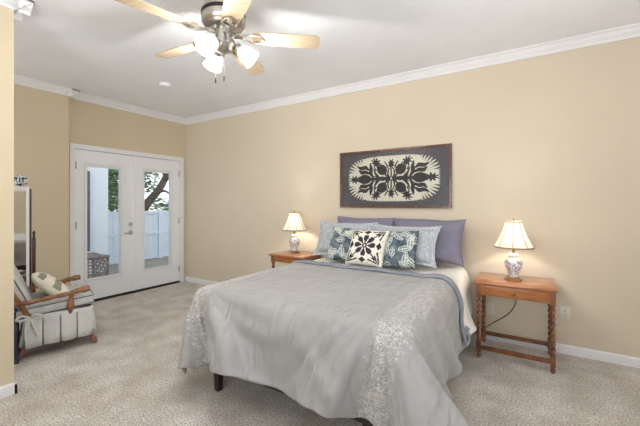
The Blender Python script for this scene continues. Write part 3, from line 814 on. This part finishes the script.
# left table, mostly behind the bed
tl = empty('side_table', (-2.435, 3.37, 0), 'small side table with a turned leg left of the bed', 'table')
ZL = .70
bm = bmesh.new(); box(bm, -.265, .265, -.22, .22, ZL-.02, ZL, .006); finish('tabletop', bm, M['table_wood'], tl)
bm = bmesh.new()
box(bm, -.23, .23, -.19, -.172, ZL-.09, ZL-.02); box(bm, -.23, .23, .172, .19, ZL-.09, ZL-.02); box(bm, -.235, -.217, -.18, .18, ZL-.09, ZL-.02); box(bm, .217, .235, -.18, .18, ZL-.09, ZL-.02)
finish('apron', bm, M['table_wood'], tl, False)
for sx in (-1, 1):
    for sy in (-1, 1):
        x, y = sx*.222, sy*.178; bm = bmesh.new()
        box(bm, x-.02, x+.02, y-.02, y+.02, ZL-.10, ZL-.02, .002)
        lathe(bm, [(.012, 0), (.018, .015), (.011, .04), (.015, .12), (.02, .3), (.021, .45), (.015, .52), (.022, .545), (.014, .565), (.02, .585), (.02, .605)], 20, Matrix.Translation((x, y, 0)))
        finish('leg', bm, M['table_leg'], tl)

def make_lamp(loc, label):
    t = empty('table_lamp', loc, label, 'lamp', 'lit table lamps with cream shades')
    bm = bmesh.new(); lathe(bm, [(0, 0), (.066, 0), (.068, .008), (.062, .014), (.05, .018), (.044, .028), (0, .028)], 8, rfun=None)
    finish('foot', bm, M['gold_base'], t)
    bm = lathe(bmesh.new(), [(0, .026), (.038, .026), (.040, .035), (.036, .045), (.044, .065), (.060, .10), (.070, .135), (.069, .155), (.057, .175), (.035, .190), (.032, .2), (.042, .206), (.043, .222), (.03, .234), (0, .236)], 40)
    finish('vase_body', bm, M['ceramic'], t)
    bm = lathe(bmesh.new(), [(0, .226), (.012, .226), (.01, .25), (.013, .255), (.013, .29), (0, .29)], 20)
    finish('socket', bm, M['brass'], t)
    bm = bmesh.new(); lathe(bm, [(0, .29), (.012, .292), (.02, .31), (.027, .335), (.022, .355), (.01, .366), (0, .367)], 20)
    finish('bulb', bm, M['bulb'], t)
    # softly pleated bell shade
    rf = lambda a, z: 1+.018*abs(math.sin(a*4))**.5+.006*math.sin(a*40)
    zs = [.285+.222*i/12 for i in range(13)]
    prof = [(.152-.088*((z-.285)/.222)-.012*math.sin(PI*(z-.285)/.222), z) for z in zs]
    prof2 = [(r-.002, z) for r, z in reversed(prof)]
    bm = lathe(bmesh.new(), prof+prof2, 160, None, rf, close=False)
    s = finish('lamp_shade', bm, M['shade'], t)
    bm = bmesh.new()
    lathe(bm, [(.1525, .279), (.1545, .282), (.1525, .292), (.1495, .292), (.1525, .279)], 80, None, rf, close=False)
    lathe(bm, [(.064, .50), (.066, .502), (.0655, .510), (.063, .510), (.064, .50)], 60, None, rf, close=False)
    for k in range(8):
        a = k*PI/4
        tube(bm, [((r*rf(a, z)+.001)*math.cos(a), (r*rf(a, z)+.001)*math.sin(a), z) for r, z in prof], .003, 6)
    finish('shade_trim', bm, M['shade_trim'], s)
    bm = bmesh.new(); tube(bm, [(0, 0, .365), (0, 0, .517)], .002, 8)
    for k in range(3):
        a = k*2*PI/3; tube(bm, [(0, 0, .504), (.063*math.cos(a), .063*math.sin(a), .504)], .0015, 6)
    lathe(bm, [(0, .512), (.007, .515), (.009, .524), (.005, .532), (0, .535)], 12)
    finish('finial', bm, M['brass'], t)
    l = bpy.data.lights.new('table_lamp_light', 'POINT'); l.energy = E_TABLE; l.color = (1, .95, .88); l.shadow_soft_size = .03
    lo = bpy.data.objects.new('table_lamp_light', l); lo.location = (0, 0, .40); lo.parent = t; col.objects.link(lo)
    return t
make_lamp((-.10, 3.37, ZT), 'lit blue and white vase lamp on the barley twist table right of the bed')
make_lamp((-2.50, 3.42, ZL), 'lit blue and white vase lamp on the table left of the bed')
bm = tube(bmesh.new(), smooth_path([(-.10, 3.43, ZT+.006), (-.10, 3.615, ZT+.004), (-.10, 3.617, ZT-.12), (-.085, 3.60, .42), (-.14, 3.57, .30), (-.28, 3.56, .18), (-.42, 3.57, .06), (-.48, 3.58, .012)], 8), .004, 8)
tag(finish('lamp_cord', bm, M['cord']), 'dark lamp cord hanging behind the barley twist table', 'cord')
ot = empty('wall_outlet', (.285, YB, .357), 'beige wall outlet right of the barley twist table', 'outlet')
finish('cover_plate', Box(-.036, .036, -.006, 0, -.058, .058, .002), M['white_plastic'], ot)
for z in (-.02, .02):
    bm = bmesh.new(); lathe(bm, [(0, 0), (.016, 0), (.016, .003), (0, .003)], 20, Matrix.Translation((0, -.006, z)) @ Matrix.Rotation(R(90), 4, 'X'))
    rc = finish('receptacle', bm, M['white_plastic'], ot)
    bm = bmesh.new(); box(bm, -.007, -.0045, -.0098, -.0088, z-.005, z+.005); box(bm, .0045, .007, -.0098, -.0088, z-.005, z+.005)
    finish('slot', bm, M['black'], rc, False)
ot2 = empty('wall_outlet', (-.30, YB, .30), 'beige wall outlet behind the barley twist table', 'outlet')
finish('cover_plate', Box(-.036, .036, -.006, 0, -.058, .058, .002), M['white_plastic'], ot2)

# ------------------------------------------------------------ framed quilt above the bed
pic = empty('framed_quilt', (-1.30, YB, 1.603), 'framed cream quilt panel with dark pineapple applique above the bed', 'picture')
hw, hh = .647, .333
bm = bmesh.new()
fw = .024
prism(bm, [(-hw, -hh), (hw, -hh), (hw-fw, -hh+fw), (-hw+fw, -hh+fw)], 0, .03, Matrix.Rotation(R(90), 4, 'X'))
prism(bm, [(-hw, hh), (-hw+fw, hh-fw), (hw-fw, hh-fw), (hw, hh)], 0, .03, Matrix.Rotation(R(90), 4, 'X'))
prism(bm, [(-hw, -hh), (-hw+fw, -hh+fw), (-hw+fw, hh-fw), (-hw, hh)], 0, .03, Matrix.Rotation(R(90), 4, 'X'))
prism(bm, [(hw, -hh), (hw, hh), (hw-fw, hh-fw), (hw-fw, -hh+fw)], 0, .03, Matrix.Rotation(R(90), 4, 'X'))
# small carved beads along the frame
for i in range(40):
    x = -hw+.016+i*(2*hw-.032)/39
    for s in (-1, 1): box(bm, x-.010, x+.010, -.036, -.028, s*(hh-.012)-.007, s*(hh-.012)+.007, .002)
for i in range(20):
    z = -hh+.03+i*(2*hh-.06)/19
    for s in (-1, 1): box(bm, s*(hw-.012)-.007, s*(hw-.012)+.007, -.036, -.028, z-.010, z+.010, .002)
finish('frame', bm, M['frame_wood'], pic, False)
def ell(x, y, cx_, cy_, a, b, th=0, teeth=0, amp=.3):
    c, s = math.cos(th), math.sin(th); X = (x-cx_)*c+(y-cy_)*s; Y = -(x-cx_)*s+(y-cy_)*c
    r = math.hypot(X/a, Y/b)
    if teeth: return r < 1-amp*(.5+.5*math.cos(teeth*math.atan2(Y/b, X/a)))*(1 if r > .3 else 0)
    return r < 1
def pl(x, y, pts, w0, w1):
    for i in range(len(pts)-1):
        d, t = seg(x, y, *pts[i], *pts[i+1]); tt = (i+t)/(len(pts)-1)
        ww = w0+(w1-w0)*tt if not callable(w0) else w0(tt)
        if d < ww: return True
    return False
leafw = lambda t: 2+7.2*math.sin(PI*min(1, t*.93+.04))
def quilt(x, y):
    th = math.atan2(y, x*.5)
    X, Y = abs(x), abs(y)
    # fringe of pointed cuts around the cream field
    r = ((X/216)**3.4+(Y/106)**3.4)**(1/3.4)
    if X > 135 and Y > 32:
        ph = math.atan2(Y-20, X-120); tooth = abs(((ph*9/ (PI/2)) % 1)-.5)*2; cut = .19
        tooth = max(0, tooth-.25)/.75
    else:
        tooth = abs(((X/11.0 if X <= 120 else Y/9.0) % 1)-.5)*2; cut = .045
    if r > 1.0-cut*tooth: return 0
    if X < 5.5 and Y < 7.5 and X/5.5+Y/7.5 < 1: return 1
    D = (ell(X, Y, 44, 41, 26, 23, .7), ell(X, Y, 72, 74, 30, 22, .8, 9, .5), pl(X, Y, [(0, 0), (20, 12), (34, 26)], 5, 4),
         pl(X, Y, [(0, 0), (40, 4), (100, 0)], 6, 6), ell(X, Y, 130, 0, 33, 22), ell(X, Y, 180, 0, 32, 20, 0, 9, .5),
         pl(X, Y, [(84, 2), (100, 28), (98, 50), (102, 74)], leafw, 0), pl(X, Y, [(104, 24), (124, 34), (146, 32), (160, 44)], leafw, 0),
         pl(X, Y, [(106, 42), (126, 56), (148, 52), (168, 62)], leafw, 0), pl(X, Y, [(0, 0), (0, 44)], 4, 4), ell(X, Y, 0, 66, 17, 27, 0, 9, .45),
         pl(X, Y, [(12, 8), (16, 26), (12, 44)], 4, 3), pl(X, Y, [(58, 4), (76, 24), (84, 44)], 7, 3), pl(X, Y, [(60, 2), (74, 12), (84, 12)], 3.5, 2),
         pl(X, Y, [(30, 76), (20, 60), (18, 50)], 3, 3), pl(X, Y, [(74, 40), (82, 54)], 3.5, 2.5), pl(X, Y, [(0, 0), (16, 8)], 7, 5))
    return 2 if any(D) else 1
nx_, nz_ = 300, 148
iw, ih = hw-fw+.002, hh-fw+.002
verts = [(-iw+2*iw*i/nx_, -.012, -ih+2*ih*j/nz_) for i in range(nx_+1) for j in range(nz_+1)]
faces = []; mi = []
for i in range(nx_):
    for j in range(nz_):
        a = i*(nz_+1)+j; faces.append((a, a+nz_+1, a+nz_+2, a+1))
        xx = (-iw+2*iw*(i+.5)/nx_)/.00248; zz = (-ih+2*ih*(j+.5)/nz_)/.00248
        mi.append(quilt(xx, zz))
me = bpy.data.meshes.new('quilt_panel'); me.from_pydata(verts, [], faces); me.polygons.foreach_set('material_index', mi)
for k in ('quilt_grey', 'quilt_cream', 'quilt_dark'): me.materials.append(M[k])
o = bpy.data.objects.new('quilt_panel', me); col.objects.link(o); o.parent = pic
finish('backing_board', Box(-iw, iw, -.010, 0, -ih, ih), M['dark_wood'], pic, False)
finish('picture_glass', Box(-iw, iw, -.018, -.015, -ih, ih), M['picture_glass'], pic, False)

# ------------------------------------------------------------ armchair by the doors (local +y is its front)
ch = empty('armchair', (-3.83, 1.33, 0), 'maple armchair with grey-blue cushions and pleated skirt by the doors', 'armchair', rz=R(-16))
def cushion(w, d, t, seed=0, n=28, pw=5):
    bm = bmesh.new(); F = {}
    for s in (-1, 1):
        for i in range(n+1):
            for j in range(n+1):
                u = 2*i/n-1; v = 2*j/n-1
                u = math.sin(u*PI/2)*.5+u*.5; v = math.sin(v*PI/2)*.5+v*.5
                e = max(0, (1-abs(u)**pw)*(1-abs(v)**pw))**.4
                F[(s, i, j)] = bm.verts.new((u*w/2*(1-.03*abs(v)**6), v*d/2*(1-.03*abs(u)**6), s*(t*.22+t*.28*e+.004*noise.noise(Vector((u*3+seed, v*3, s))))))
        for i in range(n):
            for j in range(n): bm.faces.new((F[(s, i, j)], F[(s, i+1, j)], F[(s, i+1, j+1)], F[(s, i, j+1)]))
    edge = [(i, 0) for i in range(n)]+[(n, j) for j in range(n)]+[(i, n) for i in range(n, 0, -1)]+[(0, j) for j in range(n, 0, -1)]
    for a, b in zip(edge, edge[1:]+edge[:1]): bm.faces.new((F[(-1, *a)], F[(-1, *b)], F[(1, *b)], F[(1, *a)]))
    def rim(z):
        return [(F[(1, *a)].co.x*1.004, F[(1, *a)].co.y*1.004, z) for a in edge]
    return bm, rim
bm, rim = cushion(.54, .56, .14, 3)
tilt = Matrix.Translation((0, .04, .402)) @ Matrix.Rotation(R(4), 4, 'X')
rims = [[tilt @ Vector(p) for p in rim(z)] for z in (-.034, .034)]
bmesh.ops.transform(bm, matrix=tilt, verts=bm.verts)
sc_ = finish('seat_cushion', bm, M['chair_fabric'], ch, angle=60)
bm = bmesh.new()
for r_ in rims: tube(bm, r_[::2], .0045, 6, closed=True)
finish('piping', bm, M['piping'], sc_)
bm, rim = cushion(.50, .56, .13, 8)
bt = Matrix.Translation((0, -.27, .655)) @ Matrix.Rotation(R(113), 4, 'X')
rims = [[bt @ Vector(p) for p in rim(z)] for z in (-.032, .032)]
bmesh.ops.transform(bm, matrix=bt, verts=bm.verts)
bc_ = finish('back_cushion', bm, M['chair_fabric'], ch, angle=60)
bm = bmesh.new()
for r_ in rims: tube(bm, r_[::2], .0045, 6, closed=True)
finish('piping', bm, M['piping'], bc_)
# wooden frame
for s in (-1, 1):
    bm = bmesh.new()
    tube(bm, smooth_path([(s*.29, -.12, .24), (s*.295, -.17, .40), (s*.29, -.28, .62), (s*.28, -.40, .86), (s*.28, -.44, .95)], 6), [.019]*25, 10)
    finish('back_post', bm, M['chair_wood'], ch)
    bm = bmesh.new()
    pa = smooth_path([(s*.295, -.30, .475), (s*.305, -.12, .485), (s*.315, .06, .505), (s*.315, .20, .528), (s*.312, .275, .535)], 5)
    ra = [.016+.006*math.sin(i*1.05)**2+(.010 if i > 13 else 0)*(1-abs(i-17)/6) for i in range(len(pa))]
    tube(bm, pa, ra, 12)
    for v in bm.verts: pass
    finish('arm', bm, M['chair_wood'], ch)
    bm = lathe(bmesh.new(), [(.012, 0), (.02, .03), (.027, .07), (.024, .11), (.014, .15), (.019, .165), (.012, .18), (.014, .2)], 20, Matrix.Translation((s*.308, .13, .33)) @ Matrix.Rotation(R(-3), 4, 'X'))
    finish('arm_post', bm, M['chair_wood'], ch)
    for y, yy in ((-.16, -.30), (.25, .325)):
        a = Vector((s*.27, y, .2)); b = Vector((s*.30, yy, .012))
        if y < 0: a = Vector((s*.27, -.13, .2)); b = Vector((s*.275, -.22, .012))
        bm = bmesh.new(); n_ = 16
        pts = [a.lerp(b, i/n_) for i in range(n_+1)]
        rr = [.02, .02, .017, .021, .024, .024, .022, .017, .014, .019, .014, .017, .021, .023, .022, .018, .013]
        tube(bm, pts, rr, 14); finish('leg', bm, M['chair_wood'], ch)
for z, y in ((.90, -.42), (.55, -.25)):
    bm = bmesh.new(); tube(bm, [(-.28, y, z), (.28, y, z)], .017, 12); finish('back_rail', bm, M['chair_wood'], ch)
bm = bmesh.new(); box(bm, -.29, .29, -.16, .28, .25, .30, .006); finish('seat_frame', bm, M['chair_wood'], ch)
# pleated skirt, panels overlapping at box pleats
def skirt():
    bm = bmesh.new()
    pts = []
    X0, X1, Y0, Y1 = -.31, .31, -.18, .30
    def side(a, b, n):
        a = Vector((*a, 0)); b = Vector((*b, 0)); d = (b-a).normalized(); nrm = Vector((d.y, -d.x, 0)); L_ = (b-a).length
        for k in range(n):
            for t, o in ((.0, -.022), (.05, .006), (.3, .012), (.7, .012), (.95, .006)):
                pts.append((a+d*L_*(k+t)/n, nrm, o))
    side((X0, Y0), (X1, Y0), 4); side((X1, Y0), (X1, Y1), 4); side((X1, Y1), (X0, Y1), 4); side((X0, Y1), (X0, Y0), 4)
    rows = [(.365, -.2), (.33, .3), (.25, 1), (.17, 1.6), (.11, 2.1)]
    rings = []
    for z, kk in rows:
        ring = []
        for i, (p, nrm, o) in enumerate(pts):
            off = o*kk+.012*max(0, kk)*.8
            ring.append(bm.verts.new((p.x+nrm.x*off, p.y+nrm.y*off, z+.004*math.sin(i*1.7)*(kk > 1.5))))
        rings.append(ring)
    n = len(pts)
    for a, b in zip(rings, rings[1:]):
        for k in range(n): bm.faces.new((a[k], a[(k+1) % n], b[(k+1) % n], b[k]))
    return bm
sk_ = finish('pleated_skirt', skirt(), M['chair_fabric'], ch, True, angle=30)
so = sk_.modifiers.new('solid', 'SOLIDIFY'); so.thickness = .005
# bow ties at the rear corner of the seat
bm = bmesh.new()
for pts in ([(.30, -.22, .37), (.335, -.19, .40), (.345, -.15, .385), (.33, -.17, .36), (.30, -.22, .37)], [(.30, -.22, .37), (.33, -.27, .40), (.335, -.31, .38), (.325, -.28, .36), (.30, -.22, .37)],
            [(.31, -.22, .37), (.345, -.20, .30), (.35, -.17, .22)], [(.31, -.22, .37), (.345, -.25, .30), (.352, -.25, .20)]):
    tube(bm, smooth_path(pts, 5), .009, 8)
bmesh.ops.translate(bm, verts=bm.verts, vec=(0, .08, -.02)); finish('cushion_tie', bm, M['chair_fabric'], sc_)
# printed pillow on the chair
rl2 = random.Random(12); leaves2 = [(rl2.uniform(-1, 1), rl2.uniform(-1, 1), rl2.uniform(0, PI), rl2.uniform(.3, .6)) for _ in range(6)]
def chairprint(u, v):
    for (a, b, th, L_) in leaves2:
        c, s = math.cos(th), math.sin(th); x = (u-a)*c+(v-b)*s; y = -(u-a)*s+(v-b)*c
        if abs(x) < L_ and abs(y) < .15*math.cos(x/L_*PI/2): return 1
    return 0
M['olive'] = mat('sage_print', (150, 152, 128), .9)
cpil = finish('throw_cushion', pillow_mesh(.36, .36, .13, 60, 21, 0, chairprint), [M['cream'], M['olive']], None, True, angle=60)
cpil.location = (-3.77, 1.33, .545); cpil.rotation_euler = (R(-46), R(12), R(180-22))
tag(cpil, 'cream leaf print cushion on the seat of the maple armchair', 'cushion')
# dark tote bag behind the chair
bg_ = empty('tote_bag', (-3.70, 1.0, 0), 'dark patterned bag on the carpet behind the armchair', 'bag', rz=R(-20))
bm = bmesh.new()
r = bmesh.ops.create_cube(bm, size=1); bmesh.ops.subdivide_edges(bm, edges=bm.edges, cuts=5, use_grid_fill=True)
for v in bm.verts:
    x, y, z = v.co; n_ = noise.noise(v.co*3)*.03
    f = 1-.25*(z+.5)
    v.co = Vector((x*.26*f+n_, y*.15*f+n_*.6, (z+.5)*.34+n_*.5*(z > -.4)+.002))
finish('bag_body', bm, M['bag'], bg_)
bm = bmesh.new()
for s in (-1, 1): tube(bm, smooth_path([(-.06, s*.04, .32), (-.05, s*.05, .42), (.05, s*.05, .42), (.06, s*.04, .32)], 6), .008, 8)
finish('bag_handles', bm, M['bag'], bg_)

# ------------------------------------------------------------ standing mirror by the left wall
mr = empty('standing_mirror', (-4.58, 1.27, 0), 'tall narrow standing mirror with pale frame behind the armchair', 'mirror')
ww, z0, z1 = .14, .18, 1.50
bm = bmesh.new(); t_ = .025
box(bm, -.012, .012, -ww, -ww+t_, z0, z1, .003); box(bm, -.012, .012, ww-t_, ww, z0, z1, .003)
box(bm, -.012, .012, -ww+t_, ww-t_, z1-.05, z1, .003); box(bm, -.012, .012, -ww+t_, ww-t_, z0, z0+.03, .003)
finish('mirror_frame', bm, M['trim'], mr)
finish('mirror_glass', Box(-.004, .006, -ww+t_, ww-t_, z0+.03, z1-.05), M['mirror'], mr, False)
finish('edge_strip', Box(-.018, .010, ww+.001, ww+.020, z0, z1-.02, .003), M['dark_wood'], mr)
finish('edge_strip', Box(-.018, .010, -ww-.020, -ww-.001, z0, z1-.02, .003), M['dark_wood'], mr)
for s in (-1, 1):
    bm = lathe(bmesh.new(), [(.016, 0), (.016, .3), (.011, .34), (.016, .38), (.016, .88), (.01, .92), (.015, .95), (0, .98)], 16, Matrix.Translation((0, s*(ww+.042), .05)))
    tube(bm, smooth_path([(-.2, s*(ww+.042), .015), (-.1, s*(ww+.042), .05), (0, s*(ww+.042), .12), (.1, s*(ww+.042), .05), (.2, s*(ww+.042), .015)], 5), .014, 10)
    finish('stand_post', bm, M['dark_wood'], mr)
bm = bmesh.new(); tube(bm, [(0, -ww-.042, .12), (0, ww+.042, .12)], .012, 10); finish('cross_bar', bm, M['dark_wood'], mr)
bm = bmesh.new()
lathe(bm, [(0, -.03), (.03, -.028), (.052, -.016), (.06, 0), (.052, .016), (.03, .028), (0, .03)], 32, Matrix.Translation((-4.56, 1.335, z1+.062)) @ Matrix.Rotation(R(90), 4, 'Y'))
tag(finish('round_ornament', bm, mat('blue_white_weave', (222, 224, 230), .5, c2=(40, 48, 78), scale=45, lo=.48, hi=.52)), 'round blue and white ornament on top of the standing mirror', 'ornament')
